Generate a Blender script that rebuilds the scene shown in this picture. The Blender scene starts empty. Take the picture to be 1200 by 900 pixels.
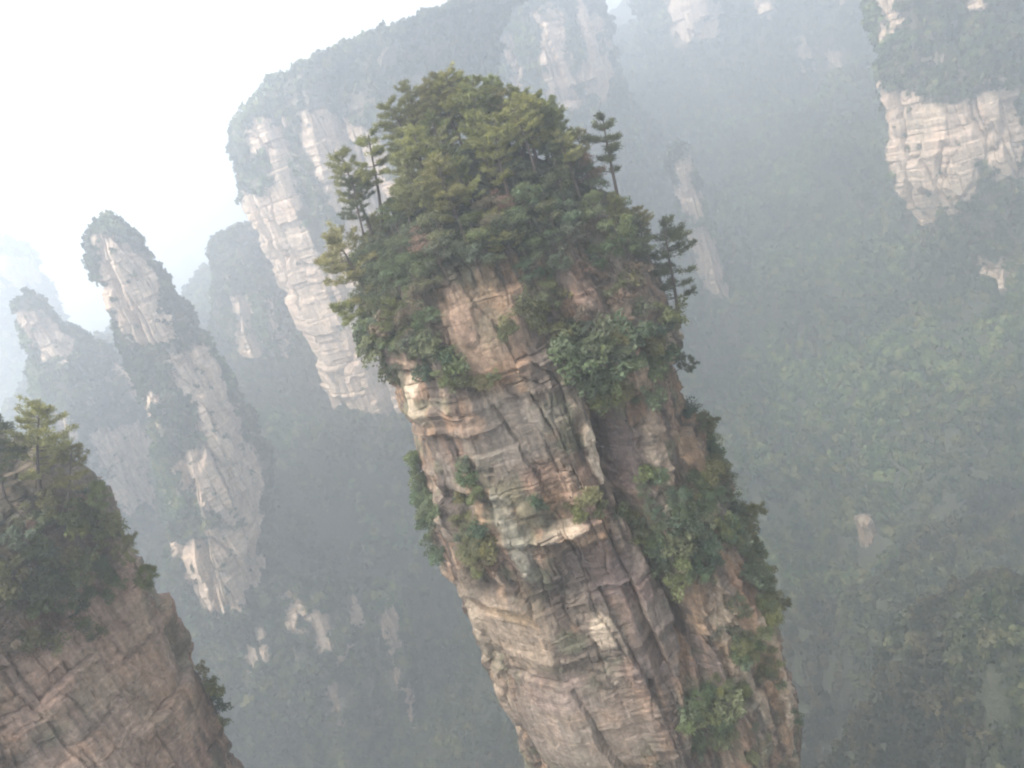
import bpy, math, random
import numpy as np
from mathutils import Matrix, Vector
from mathutils.bvhtree import BVHTree

S = bpy.context.scene
COL = S.collection
rnd = random.Random(11)
rng = np.random.default_rng(11)
Rd = math.radians

# ------------------------------------------------------------------ camera
ROLL, PITCH, FPX = Rd(20), Rd(18), 970.0          # focal length in pixels of a 1200 px wide picture
cr, sr, cp, sp = math.cos(ROLL), math.sin(ROLL), math.cos(PITCH), math.sin(PITCH)
RV, UV, FV = Vector((1, 0, 0)), Vector((0, sp, cp)), Vector((0, cp, -sp))
CX, CY, CZ = cr*RV - sr*UV, sr*RV + cr*UV, -FV
cam = bpy.data.cameras.new('camera')
cam.sensor_width = 36; cam.lens = 36*FPX/1200; cam.clip_start = 0.5; cam.clip_end = 9000
camo = bpy.data.objects.new('camera', cam); COL.objects.link(camo)
camo.matrix_world = Matrix(((CX.x, CY.x, CZ.x, 0), (CX.y, CY.y, CZ.y, 0), (CX.z, CY.z, CZ.z, 0), (0, 0, 0, 1)))
S.camera = camo

# ------------------------------------------------------------------ light, sky, exposure
SUN_EL, SUN_AZ = Rd(60), Rd(246)                  # sun behind thick cloud, high on the left
w = bpy.data.worlds.new('World'); S.world = w; w.use_nodes = True
nt = w.node_tree; nt.nodes.clear()
sky = nt.nodes.new('ShaderNodeTexSky'); sky.sky_type = 'NISHITA'; sky.sun_disc = False
sky.sun_elevation = SUN_EL; sky.sun_rotation = SUN_AZ; sky.air_density = 1.0; sky.dust_density = 6.0; sky.ozone_density = 1.0
hs = nt.nodes.new('ShaderNodeHueSaturation'); hs.inputs['Saturation'].default_value = 0.44; hs.inputs['Value'].default_value = 1.0
bg = nt.nodes.new('ShaderNodeBackground'); bg.inputs['Strength'].default_value = 0.15
wo = nt.nodes.new('ShaderNodeOutputWorld')
nt.links.new(sky.outputs[0], hs.inputs['Color']); nt.links.new(hs.outputs[0], bg.inputs[0]); nt.links.new(bg.outputs[0], wo.inputs[0])
sun = bpy.data.lights.new('sun', 'SUN'); sun.energy = 0.8; sun.angle = Rd(30); sun.color = (1, .96, .9)
suno = bpy.data.objects.new('sun', sun); COL.objects.link(suno)
sd = Vector((math.sin(SUN_AZ)*math.cos(SUN_EL), math.cos(SUN_AZ)*math.cos(SUN_EL), math.sin(SUN_EL)))
suno.rotation_euler = sd.to_track_quat('Z', 'Y').to_euler()
S.view_settings.view_transform = 'Standard'; S.view_settings.look = 'None'
S.view_settings.exposure = 1.9; S.view_settings.gamma = 1.0
S.render.engine = 'CYCLES'
cy = S.cycles
cy.use_denoising = True; cy.max_bounces = 6; cy.diffuse_bounces = 3; cy.glossy_bounces = 1; cy.transmission_bounces = 2
cy.volume_bounces = 3; cy.filter_width = 2.2; cy.caustics_reflective = False; cy.caustics_refractive = False
K = 1.35                                           # how far the valley's other side stands
HAZE_DENSITY, HAZE_COLOR, HAZE_G = 0.00108, (.905, .957, 1.0), 0.62

# ------------------------------------------------------------------ picture <-> place
def ray(px, py):
    return (float(px-600)*CX - float(py-450)*CY + FPX*FV).normalized()
def P(px, py, Y):                                  # point of the place at distance Y seen at a pixel
    d = ray(px, py); return d*(Y/d.y)
cxa, cya, fva = np.array(CX), np.array(CY), np.array(FV)
def proj(p):
    p = np.asarray(p, float); d = p@fva
    d = np.where(d < 1, 1, d)
    return 600+FPX*(p@cxa)/d, 450-FPX*(p@cya)/d
def inpoly(x, y, poly):
    x = np.asarray(x, float); y = np.asarray(y, float); c = np.zeros(x.shape, bool); n = len(poly)
    for i in range(n):
        x1, y1 = poly[i]; x2, y2 = poly[i-1]
        if y1 == y2: continue
        c ^= ((y1 > y) != (y2 > y)) & (x < (x2-x1)*(y-y1)/(y2-y1)+x1)
    return c

# ------------------------------------------------------------------ noise
def h3(i, j, k, s=0):
    a = (i.astype(np.int64)*374761393 + j.astype(np.int64)*668265263 + k.astype(np.int64)*2147483647 + s*1274126177) & 0xffffffff
    a = ((a ^ (a >> 13))*1274126177) & 0xffffffff
    a = ((a ^ (a >> 16))*2246822519) & 0xffffffff
    return ((a ^ (a >> 15)) & 0xffffff)/float(0xffffff)
def vnoise(p, s=0):
    i = np.floor(p); f = p-i; u = f*f*f*(f*(f*6-15)+10); i = i.astype(np.int64)
    r = 0
    for a in (0, 1):
        for b in (0, 1):
            for c in (0, 1):
                wt = (u[:, 0] if a else 1-u[:, 0])*(u[:, 1] if b else 1-u[:, 1])*(u[:, 2] if c else 1-u[:, 2])
                r = r+wt*h3(i[:, 0]+a, i[:, 1]+b, i[:, 2]+c, s)
    return r*2-1
def fbm(p, o=4, s=0):
    r = 0; a = .5
    for k in range(o):
        r = r+a*vnoise(p*2**k+17.3*k, s+k); a *= .5
    return r
def worley(p, s=0):
    i = np.floor(p).astype(np.int64); n = len(p)
    f1 = np.full(n, 9.); f2 = np.full(n, 9.); idv = np.zeros(n)
    for a in (-1, 0, 1):
        for b in (-1, 0, 1):
            for c in (-1, 0, 1):
                x, y, z = i[:, 0]+a, i[:, 1]+b, i[:, 2]+c
                q = np.stack([x+h3(x, y, z, s+1), y+h3(x, y, z, s+2), z+h3(x, y, z, s+3)], 1)
                d = np.abs(q-p).max(1)*.6+np.sqrt(((q-p)**2).sum(1))*.4
                new = d < f1
                f2 = np.where(new, f1, np.minimum(f2, d)); idv = np.where(new, h3(x, y, z, s+4), idv); f1 = np.where(new, d, f1)
    return f1, f2, idv
def blocks(u, z, wd, ht, seed):
    """jointed rock: irregular columns cut by bedding; returns block value -.5..5, tilt and nearness to a joint"""
    zero = np.zeros(len(u), np.int64)
    a = u/wd; ci = np.floor(a).astype(np.int64)
    b0 = ci+.7*(h3(ci, zero, zero, seed)-.5); c = np.where(a < b0, ci-1, ci)
    lo = c+.7*(h3(c, zero, zero, seed)-.5); hi = c+1+.7*(h3(c+1, zero, zero, seed)-.5)
    hh = ht*(.6+.9*h3(c, zero, zero, seed+1)); r = z/hh+7*h3(c, zero, zero, seed+2); ri = np.floor(r).astype(np.int64)
    r0 = ri+.6*(h3(c, ri, zero, seed+3)-.5); k = np.where(r < r0, ri-1, ri)
    lz = k+.6*(h3(c, k, zero, seed+3)-.5); hz = k+1+.6*(h3(c, k+1, zero, seed+3)-.5)
    fu = (a-lo)/(hi-lo); fz = (r-lz)/(hz-lz)
    val = h3(c, k, zero, seed+4)-.5
    tilt = (fu-.5)*(h3(c, k, zero, seed+5)-.5)*1.6+(fz-.5)*(h3(c, k, zero, seed+6)-.5)*1.2
    ju = np.minimum(fu, 1-fu)*(hi-lo)*wd; jz = np.minimum(fz, 1-fz)*hh*(hz-lz)
    return val, tilt, ju, jz
def rocky(p, seed, keep, amp=1.0):
    wr = np.stack([fbm(p/5, 4, seed), fbm(p/5, 4, seed+1)], 1)
    u = p[:, 0]+.55*p[:, 1]+.7*wr[:, 0]+.10*p[:, 2]; z = p[:, 2]+.35*wr[:, 1]+.05*p[:, 0]
    d = 0
    v, t, ju, jz = blocks(u, z, 6.5, 13, seed+10); d = d+1.9*v+1.5*t-.7*sstep(-.1, .3, fbm(p/6, 3, seed+7))*sstep(.3, 0, ju)-.5*sstep(.3, 0, jz)
    v, t, ju, jz = blocks(u+3*fbm(p/9, 2, seed+2), z, 2.6, 4.0, seed+20); d = d+keep*(.85*v+.5*t-.35*sstep(.2, 0, ju)-.35*sstep(.2, 0, jz))
    v, t, ju, jz = blocks(u*1.0+fbm(p/4, 2, seed+3), z, .95, 1.3, seed+30); d = d+keep*(.34*v+.2*t)
    return d*amp
def sstep(a, b, x):
    t = np.clip((x-a)/(b-a), 0, 1); return t*t*(3-2*t)

# ------------------------------------------------------------------ mesh and object helpers
def mesh_np(name, v, f, mat=None, smooth=True, col=None):
    v = np.asarray(v, np.float32); f = np.asarray(f, np.int32)
    m = bpy.data.meshes.new(name); k = f.shape[1]
    m.vertices.add(len(v)); m.vertices.foreach_set('co', v.ravel())
    m.loops.add(f.size); m.loops.foreach_set('vertex_index', f.ravel())
    m.polygons.add(len(f)); m.polygons.foreach_set('loop_start', np.arange(0, f.size, k, dtype=np.int32))
    m.update(calc_edges=True)
    m.polygons.foreach_set('use_smooth', np.full(len(f), smooth))
    if col is not None:
        a = m.color_attributes.new('tint', 'FLOAT_COLOR', 'POINT')
        c = np.ones((len(v), 4), np.float32); c[:, :3] = col; a.data.foreach_set('color', c.ravel())
    if mat: m.materials.append(mat)
    return m
def link(name, data, parent=None):
    o = bpy.data.objects.new(name, data); COL.objects.link(o)
    if parent: o.parent = parent
    return o
def tag(o, label=None, cat=None, group=None, kind=None):
    for k, v in (('label', label), ('category', cat), ('group', group), ('kind', kind)):
        if v: o[k] = v
    return o

# ------------------------------------------------------------------ materials
def mat(name):
    m = bpy.data.materials.new(name); m.use_nodes = True
    t = m.node_tree; t.nodes.clear(); out = t.nodes.new('ShaderNodeOutputMaterial')
    return m, t, out
def N(t, typ, **kw):
    n = t.nodes.new(typ)
    for k, v in kw.items():
        if k in n.inputs: n.inputs[k].default_value = v
        else: setattr(n, k, v)
    return n
def rock_mat(name, scale, bump):
    m, t, out = mat(name); L = t.links.new
    tc = N(t, 'ShaderNodeTexCoord')
    at = N(t, 'ShaderNodeVertexColor', layer_name='tint')
    def mapped(sx, sz):
        mp = N(t, 'ShaderNodeMapping'); mp.inputs['Scale'].default_value = (sx*scale, sx*scale, sz*scale)
        L(tc.outputs['Object'], mp.inputs['Vector']); return mp.outputs[0]
    fine = N(t, 'ShaderNodeTexNoise', Scale=1, Detail=8, Roughness=.65); L(mapped(1.6, 1.6), fine.inputs['Vector'])
    strata = N(t, 'ShaderNodeTexNoise', Scale=1, Detail=5, Roughness=.6); L(mapped(.25, 2.4), strata.inputs['Vector'])
    joint = N(t, 'ShaderNodeTexNoise', Scale=1, Detail=5, Roughness=.6); L(mapped(1.5, .13), joint.inputs['Vector'])
    def ramp(src, a, b, lo, hi):
        r = N(t, 'ShaderNodeMapRange'); r.inputs[1].default_value = a; r.inputs[2].default_value = b
        r.inputs[3].default_value = lo; r.inputs[4].default_value = hi; L(src, r.inputs[0]); return r.outputs[0]
    def mul(a, b):
        n = N(t, 'ShaderNodeMath', operation='MULTIPLY'); L(a, n.inputs[0]); L(b, n.inputs[1]); return n.outputs[0]
    k = mul(mul(ramp(fine.outputs[0], .3, .7, .62, 1.38), ramp(strata.outputs[0], .35, .65, .92, 1.08)), ramp(joint.outputs[0], .35, .65, .78, 1.22))
    vm = N(t, 'ShaderNodeVectorMath', operation='SCALE'); L(at.outputs[0], vm.inputs[0]); L(k, vm.inputs['Scale'])
    crk = N(t, 'ShaderNodeTexVoronoi', feature='DISTANCE_TO_EDGE', Scale=1)
    wmp = mapped(.5, .28)
    wn = N(t, 'ShaderNodeTexNoise', Scale=.9, Detail=3); L(wmp, wn.inputs['Vector'])
    wa = N(t, 'ShaderNodeMixRGB', blend_type='ADD', Fac=.5); L(wmp, wa.inputs[1]); L(wn.outputs['Color'], wa.inputs[2]); L(wa.outputs[0], crk.inputs['Vector'])
    ck = ramp(crk.outputs['Distance'], 0, .03, -.25, 0)
    add = N(t, 'ShaderNodeMath', operation='ADD'); L(k, add.inputs[0]); L(ck, add.inputs[1])
    bp = N(t, 'ShaderNodeBump', Strength=.6, Distance=bump); L(add.outputs[0], bp.inputs['Height'])
    bs = N(t, 'ShaderNodeBsdfPrincipled', Roughness=.92); bs.inputs['Specular IOR Level'].default_value = .15
    L(vm.outputs[0], bs.inputs['Base Color']); L(bp.outputs[0], bs.inputs['Normal']); L(bs.outputs[0], out.inputs[0])
    return m
def leaf_mat(name, objcolor=True, a=(.04, .06, .03), b=(.08, .09, .04), c=(.055, .07, .045), scale=.12, trans=.25):
    m, t, out = mat(name); L = t.links.new
    tc = N(t, 'ShaderNodeTexCoord')
    n1 = N(t, 'ShaderNodeTexNoise', Scale=scale, Detail=3, Roughness=.6); L(tc.outputs['Object'], n1.inputs['Vector'])
    if objcolor:
        oi = N(t, 'ShaderNodeObjectInfo')
        r = N(t, 'ShaderNodeMapRange'); r.inputs[1].default_value = .3; r.inputs[2].default_value = .7; r.inputs[3].default_value = .6; r.inputs[4].default_value = 1.45
        L(n1.outputs[0], r.inputs[0])
        vm = N(t, 'ShaderNodeVectorMath', operation='SCALE'); L(oi.outputs['Color'], vm.inputs[0]); L(r.outputs[0], vm.inputs['Scale'])
        colr = vm.outputs[0]
    else:
        rp = N(t, 'ShaderNodeValToRGB'); e = rp.color_ramp.elements
        e[0].position = .36; e[0].color = (*a, 1); e[1].position = .64; e[1].color = (*b, 1)
        x = e.new(.5); x.color = (*c, 1); L(n1.outputs[0], rp.inputs[0])
        n2 = N(t, 'ShaderNodeTexNoise', Scale=.014, Detail=4, Roughness=.6); L(tc.outputs['Object'], n2.inputs['Vector'])
        r2 = N(t, 'ShaderNodeValToRGB'); r2.color_ramp.elements[0].position = .38; r2.color_ramp.elements[0].color = (.62, .60, .66, 1)
        r2.color_ramp.elements[1].position = .62; r2.color_ramp.elements[1].color = (1.25, 1.3, 1.1, 1); y_ = r2.color_ramp.elements.new(.52); y_.color = (1.0, .86, .78, 1)
        L(n2.outputs[0], r2.inputs[0]); mm_ = N(t, 'ShaderNodeMixRGB', blend_type='MULTIPLY', Fac=1.0); L(rp.outputs[0], mm_.inputs[1]); L(r2.outputs[0], mm_.inputs[2]); colr = mm_.outputs[0]
    df = N(t, 'ShaderNodeBsdfDiffuse'); tr = N(t, 'ShaderNodeBsdfTranslucent'); mx = N(t, 'ShaderNodeMixShader', Fac=trans)
    L(colr, df.inputs[0]); L(colr, tr.inputs[0]); L(df.outputs[0], mx.inputs[1]); L(tr.outputs[0], mx.inputs[2]); L(mx.outputs[0], out.inputs[0])
    return m
def bark_mat():
    m, t, out = mat('bark'); L = t.links.new
    tc = N(t, 'ShaderNodeTexCoord'); mp = N(t, 'ShaderNodeMapping'); mp.inputs['Scale'].default_value = (6, 6, 1.2)
    n1 = N(t, 'ShaderNodeTexNoise', Scale=1.5, Detail=4); L(tc.outputs['Object'], mp.inputs[0]); L(mp.outputs[0], n1.inputs[0])
    rp = N(t, 'ShaderNodeValToRGB'); rp.color_ramp.elements[0].color = (.035, .027, .022, 1); rp.color_ramp.elements[1].color = (.12, .09, .07, 1)
    bs = N(t, 'ShaderNodeBsdfPrincipled', Roughness=.9); L(n1.outputs[0], rp.inputs[0]); L(rp.outputs[0], bs.inputs['Base Color']); L(bs.outputs[0], out.inputs[0])
    return m
M_ROCK = rock_mat('sandstone', 1.0, .35)
M_FAR = rock_mat('far_sandstone', .35, .8)
M_LEAF = leaf_mat('leaves', True, scale=1.1)
M_FOREST = leaf_mat('forest_leaves', False, (.014, .028, .013), (.110, .118, .050), (.040, .062, .027), scale=.12)
M_NEARFOREST = leaf_mat('near_forest_leaves', False, (.012, .019, .011), (.075, .072, .040), (.034, .040, .023), scale=.15)
M_BARK = bark_mat()

# ------------------------------------------------------------------ rock bodies
TAN, PINK, GREY, PALE = np.array((.225, .158, .105)), np.array((.215, .146, .112)), np.array((.150, .128, .106)), np.array((.40, .325, .24))
ORANGE, DARK, LICH, SOIL = np.array((.25, .155, .095)), np.array((.072, .058, .050)), np.array((.115, .118, .08)), np.array((.038, .040, .026))
def rockcolor(p, s=0, scale=1.0, pale=0.0):
    q = p/scale; n = len(p)
    c = TAN+(PINK-TAN)*sstep(-.3, .3, fbm(q/9, 3, s))[:, None]
    c = c+(GREY-c)*(.85*sstep(-.1, .3, fbm(q/np.array((6, 6, 12.)), 4, s+9)))[:, None]
    c = c+(ORANGE-c)*(.6*sstep(.12, .4, fbm(q/np.array((5, 5, 3.5)), 4, s+20)))[:, None]
    c = c+(PALE-c)*(.65*sstep(.1-pale, .45-pale, fbm(q/np.array((3.5, 3.5, 9)), 4, s+31)))[:, None]
    c = c+(DARK*1.15-c)*(.9*sstep(-.06, .26, fbm(q/np.array((1.3, 1.3, 16)), 4, s+43)))[:, None]
    c = c+(LICH-c)*(.7*sstep(.1, .4, fbm(q/np.array((4, 4, 4)), 4, s+57)))[:, None]
    _, _, idv = worley(q/np.array((4.0, 4.0, 6.0)), s+3)
    return c*(.57+.44*idv)[:, None]*np.array((1.0, .985, .94))

def section(points, nfront, nback):
    """closed plan outline: dense where it faces the viewer"""
    pts = np.array(points, float); nxt = np.roll(pts, -1, 0)
    out = []
    for a, b in zip(pts, nxt):
        ln = np.hypot(*(b-a)); front = (a[1]+b[1])/2 < .25
        k = max(2, int(ln*(nfront if front else nback)))
        tt = np.linspace(0, 1, k, endpoint=False)[:, None]
        out.append(a+(b-a)*tt)
    return np.concatenate(out)

def spire(name, L, Rr, Y, depth, zbot, sec, res, nlev, disp, colf, material, flare=0.0, Lw=None, Rw=None, zvis=None, smooth=True):
    """rock body between a left and a right edge (seen edges, put at distance Y), plan section sec, displaced outward by disp()"""
    def edge(pts):
        q = np.array([P(x, y, Y) for x, y in pts]); o = np.argsort(q[:, 2]); return q[o, 2], q[o, 0]
    if L is not None: zl, xl = edge(L)
    if Rr is not None: zr, xr = edge(Rr)
    if L is None: zl, xl = zr, xr+Lw
    if Rr is None: zr, xr = zl, xl+Rw
    ztop = min(zl[-1], zr[-1])
    zv = max(zbot+20, min(zl[0], zr[0])-15) if zvis is None else zvis
    if zv > ztop-10: zv = (ztop+zbot)/2
    z = np.concatenate([[ztop+1.5], np.linspace(ztop, zv, nlev-31, endpoint=False), np.linspace(zv, zbot, 30)])
    XL, XR = np.interp(z, zl, xl), np.interp(z, zr, xr)
    low = np.minimum(zl[0], zr[0]); dz = np.clip(low-z, 0, None)
    XL -= dz*flare; XR += dz*flare
    sx, sy = section(sec, *res).T; n = len(sx)
    nlev = len(z)
    w2 = (XR-XL)/2; w2[0] *= .02; c = (XR+XL)/2; wmax = np.median(w2)
    dd = depth*np.clip(w2/wmax, .02, 1.5)
    v = np.zeros((nlev, n, 3)); v[..., 0] = c[:, None]+w2[:, None]*sx; v[..., 1] = Y+dd[:, None]*sy; v[..., 2] = z[:, None]
    nrm = np.zeros((nlev, n, 3)); nrm[..., 0] = sx; nrm[..., 1] = sy; nrm /= np.linalg.norm(nrm, axis=2, keepdims=True)+1e-9
    v = v.reshape(-1, 3); nrm = nrm.reshape(-1, 3)
    base = v.copy()
    fade = np.repeat(sstep(0, 1, np.minimum(1, w2/(wmax*.5))), n)
    v = v+nrm*(disp(base)*fade)[:, None]
    v[:, 2] += .5*fbm(base/3, 3, 77)*fade
    i = np.arange(nlev-1)[:, None]*n; j = np.arange(n)[None]; j2 = (j+1) % n
    f = np.stack([i+j, i+n+j, i+n+j2, i+j2], -1).reshape(-1, 4)
    col = colf(base, v)
    ob = link(name, mesh_np(name, v, f, material, smooth, col))
    ob.data.flip_normals() if False else None
    return ob, v, f
def bvh(v, f): return BVHTree.FromPolygons([tuple(x) for x in v.tolist()], f.tolist())

SEC = [(-1, .1), (-.86, -.55), (-.55, -.9), (0, -1), (.3, -.8), (.42, -.95), (.8, -.62), (1, 0), (.85, .6), (.3, 1), (-.4, 1), (-.85, .65)]
SEC_FAR = [(-1, .1), (-.8, -.6), (-.3, -.9), (-.1, -.75), (.15, -1), (.6, -.75), (1, 0), (.7, .7), (0, 1), (-.7, .7)]

# features of the main spire, in its own X-Z measure: centre, half width, half height (m), colour, strength, push (m)
MAINY = 112.0
def FW(px, py, rx, ry, col, st, push=0.0):
    q = P(px, py, MAINY-14); k = q.length/FPX
    return (q.x, q.z, rx*k, ry*k*1.12, col, st, push)
MF = [FW(500, 474, 9, 32, PALE*1.15, .8, .4), FW(575, 390, 48, 52, TAN*1.25, .6, .5), FW(592, 426, 26, 14, ORANGE, .8, 0),
      FW(545, 360, 14, 40, PINK*1.05, .6, .3),
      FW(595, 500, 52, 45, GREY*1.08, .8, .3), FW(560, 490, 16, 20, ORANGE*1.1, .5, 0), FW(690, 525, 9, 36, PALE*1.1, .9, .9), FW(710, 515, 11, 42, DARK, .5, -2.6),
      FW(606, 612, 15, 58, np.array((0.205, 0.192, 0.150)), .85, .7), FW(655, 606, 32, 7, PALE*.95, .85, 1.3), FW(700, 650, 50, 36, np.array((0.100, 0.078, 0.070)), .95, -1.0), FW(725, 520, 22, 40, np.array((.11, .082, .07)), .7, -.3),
      FW(612, 742, 46, 55, np.array((0.260, 0.205, 0.152)), .85, .6), FW(600, 722, 32, 14, np.array((0.273, 0.192, 0.112)), .7, .2),
      FW(680, 850, 85, 60, np.array((0.239, 0.195, 0.158)), .8, .4), FW(655, 800, 40, 25, np.array((0.223, 0.167, 0.143)), .6, 0), FW(700, 718, 13, 15, PALE, .8, 0), FW(747, 703, 10, 14, PALE, .7, 0),
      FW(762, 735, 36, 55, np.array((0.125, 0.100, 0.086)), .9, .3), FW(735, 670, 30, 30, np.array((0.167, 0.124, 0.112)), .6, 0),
      FW(772, 520, 12, 60, PALE*.8, .6, .8), FW(785, 605, 13, 30, PALE*.85, .6, .6), FW(730, 350, 12, 30, PALE*.75, .5, .5),
      FW(740, 540, 26, 40, np.array((0.155, 0.118, 0.112)), .6, -.6), FW(575, 815, 9, 95, np.array((0.124, 0.093, 0.074)), .7, -1.2), FW(590, 800, 5, 95, PALE*.85, .6, .5),  # narrow dark strip at lower left margin: its shade is painted into the colour
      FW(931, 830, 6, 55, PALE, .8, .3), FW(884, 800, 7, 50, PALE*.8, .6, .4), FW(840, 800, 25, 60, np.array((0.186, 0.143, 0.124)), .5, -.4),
      FW(640, 480, 20, 20, GREY*1.3, .6, 0), FW(520, 545, 16, 30, GREY*.95, .6, 0), FW(515, 620, 8, 35, PALE*.8, .5, .2)]
GROOVE = [(700, 480), (715, 560), (750, 620), (785, 680), (797, 740), (802, 800), (812, 880), (830, 960)]
GW = [P(x, y, MAINY-14) for x, y in GROOVE]
GZ, GX = np.array([g.z for g in GW])[::-1], np.array([g.x for g in GW])[::-1]
LEDGES = [P(640, y, MAINY-14).z for y in (442, 548, 612, 700, 765)]

def main_disp(p):
    front = sstep(MAINY+6, MAINY-4, p[:, 1])
    wq = p+1.5*np.stack([fbm(p/7, 3, 1), fbm(p/7, 3, 2), fbm(p/7, 3, 3)], 1)
    d = 1.7*fbm(wq/np.array((9, 9, 22.)), 3, 5)
    smooth = np.zeros(len(p))
    for x, z, rx, rz, c, st, pu in MF:
        if rx > 2.5 and rz > 3 and pu >= 0: smooth = np.maximum(smooth, front*sstep(1.15, .7, np.hypot((p[:, 0]-x)/rx, (p[:, 2]-z)/rz)))
    keep = 1-.85*smooth
    d += 1.0+rocky(p, 1000, keep)
    zz = p[:, 2]+.06*p[:, 0]+.8*fbm(p/14, 2, 6)
    for th, am in ():
        b = np.floor(zz/th); d += am*(h3(b.astype(np.int64), b.astype(np.int64)*0, b.astype(np.int64)*0, 8)-.5)*(.3+.7*keep)
        fr = zz/th-b; d -= .5*am*sstep(.08, 0, np.minimum(fr, 1-fr))
    d += .16*fbm(p/1.1, 4, 9)*(.3+.7*keep)
    for x, z, rx, rz, c, st, pu in MF:
        if pu: d += pu*front*sstep(1.1, .75, np.hypot((p[:, 0]-x)/rx, (p[:, 2]-z)/rz)+.25*fbm(p/2, 3, 71))
    gx = np.interp(p[:, 2], GZ, GX)+.9*fbm(p/5, 3, 15)
    d -= front*2.6*sstep(1.7, .2, np.abs(p[:, 0]-gx))*sstep(GZ[-1]+3, GZ[-1]-3, p[:, 2])
    d -= front*1.2*sstep(0, 5, p[:, 0]-gx)*sstep(GZ[-1]+3, GZ[-1]-3, p[:, 2])
    for z in LEDGES:
        t = zz-z+.9*fbm(p/4, 3, 19); d += front*(.75+1.1*fbm(p/9, 2, 23))*(.4*sstep(-2.2, 0, t)*sstep(.9, 0, t)-.35*sstep(-3.0, -2.2, t)*sstep(0, -1.5, t))
    return d
def main_col(p, v):
    c = rockcolor(p, 100)
    front = sstep(MAINY+6, MAINY-4, p[:, 1])
    wx = 1.1*fbm(p/2.5, 4, 201); wz = 1.6*fbm(p/3.5, 4, 202)
    for x, z, rx, rz, col, st, pu in MF:
        r = np.hypot((p[:, 0]+wx-x)/rx, (p[:, 2]+wz-z)/rz)
        k = st*front*sstep(1.15, .7, r)
        tex = (.86+.28*h3(np.floor(p[:, 2]/1.3+wz).astype(np.int64), np.floor(p[:, 0]/2).astype(np.int64), np.zeros(len(p), np.int64), 5))
        c = c+(col*.95*tex[:, None]-c)*(k*(.75+.25*fbm(p/1.5, 3, 203)*2))[:, None].clip(0, 1)
    top = sstep(-27, -17, p[:, 2]+4*fbm(p/5, 3, 210)-10*0)*sstep(.0, .5, .3+fbm(p/6, 3, 211))
    hz = sstep(-20, -14, p[:, 2])
    return c+(SOIL-c)*np.maximum(top*.6, hz)[:, None]
ML = [(560, 168), (505, 190), (465, 250), (447, 300), (440, 340), (446, 390), (466, 450), (484, 510), (500, 570), (519, 630), (550, 700), (582, 780), (617, 860), (642, 915)]
MR = [(560, 168), (640, 190), (700, 235), (740, 290), (770, 335), (790, 385), (804, 440), (822, 490), (847, 545), (868, 600), (890, 660), (906, 720), (923, 790), (933, 850), (938, 915)]
main, mv, mf = spire('sandstone_spire', ML, MR, MAINY, 17, -370, SEC, (135, 25), 660, main_disp, main_col, M_ROCK, flare=.12, zvis=-112, smooth=False)
tag(main, 'tall brown sandstone spire in the middle with a bushy tree covered summit', 'rock spire')
mbvh = bvh(mv, mf)

LEFTY = 92.0
def left_disp(p):
    wq = p+1.5*np.stack([fbm(p/7, 3, 301), fbm(p/7, 3, 302), fbm(p/7, 3, 303)], 1)
    d = 2.0*fbm(wq/np.array((8, 8, 20.)), 4, 305)
    d += .6+rocky(p, 1100, .9+.9*fbm(p/9, 3, 1150), 1.0)
    return d+.16*fbm(p/1.1, 4, 309)
def left_col(p, v):
    c = rockcolor(p, 400)
    warm = np.array((.37, .255, .185)); k = sstep(-.25, .3, fbm(p/8, 3, 411))
    c = 1.15*(c+(warm-c)*(.5*k)[:, None])
    return c+(SOIL-c)*(.75*sstep(-38, -27, p[:, 2]+5*fbm(p/6, 3, 410)))[:, None]
LR = [(-60, 520), (10, 548), (55, 566), (90, 592), (108, 630), (128, 680), (156, 722), (180, 762), (206, 815), (230, 865), (252, 915)]
leftc, lv, lf = spire('cliff', None, LR, LEFTY, 20, -370, SEC, (130, 15), 480, left_disp, left_col, M_ROCK, flare=.1, Lw=-48, zvis=-80, smooth=False)
tag(leftc, 'reddish brown cliff at lower left with shrubs over its top', 'cliff')
lbvh = bvh(lv, lf)

# ------------------------------------------------------------------ terrain
CP = []
for px, py, Y in [(450, 890, 310), (350, 890, 300), (280, 760, 320), (480, 800, 330), (450, 700, 390), (400, 640, 380), (400, 530, 420), (470, 560, 440), (520, 720, 370), (560, 860, 300),
                  (960, 890, 165), (1010, 830, 180), (1080, 890, 160), (1190, 890, 138), (1190, 720, 150), (1130, 700, 162), (1190, 535, 172), (1120, 590, 186), (1060, 690, 190),
                  (960, 760, 260), (1000, 620, 320), (1060, 560, 330), (1120, 480, 350), (1190, 420, 350), (1190, 340, 375), (1100, 360, 385), (920, 600, 350), (900, 450, 430), (870, 500, 400), (980, 450, 400), (1040, 420, 390),
                  (900, 300, 520), (980, 320, 480), (1040, 270, 460), (900, 150, 660), (1000, 200, 520), (1000, 110, 700), (900, 60, 760), (800, 110, 740), (830, 250, 620), (800, 330, 580), (960, 20, 790),
                  (150, 640, 360), (100, 520, 420), (330, 560, 400), (60, 460, 500), (230, 420, 560), (200, 350, 700)]:
    q = P(px, py, Y); CP.append((q.x, q.y, q.z-3))
for q in [(0, 0, -250), (-60, 90, -262), (10, 112, -255), (60, 120, -262), (-200, 0, -250), (200, 0, -230), (-300, 150, -250), (300, 100, -170), (-60, 200, -262), (60, 220, -264), (130, 170, -255), (420, 300, -60), (450, 100, -100),
          (-420, 400, -200), (-500, 800, -150), (-200, 900, -160), (0, 800, 20), (200, 900, 40), (500, 700, 40), (500, 1000, 50), (-700, 1400, -120), (0, 1400, 30), (700, 1400, 60), (900, 500, 40), (900, 0, 0), (-900, 0, -200), (-900, 700, -180),
          (0, -300, -200), (-600, -300, -200), (700, -300, -100), (340, 420, -80), (330, 560, -60)]: CP.append(q)
CP = np.array(CP, float)
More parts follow.
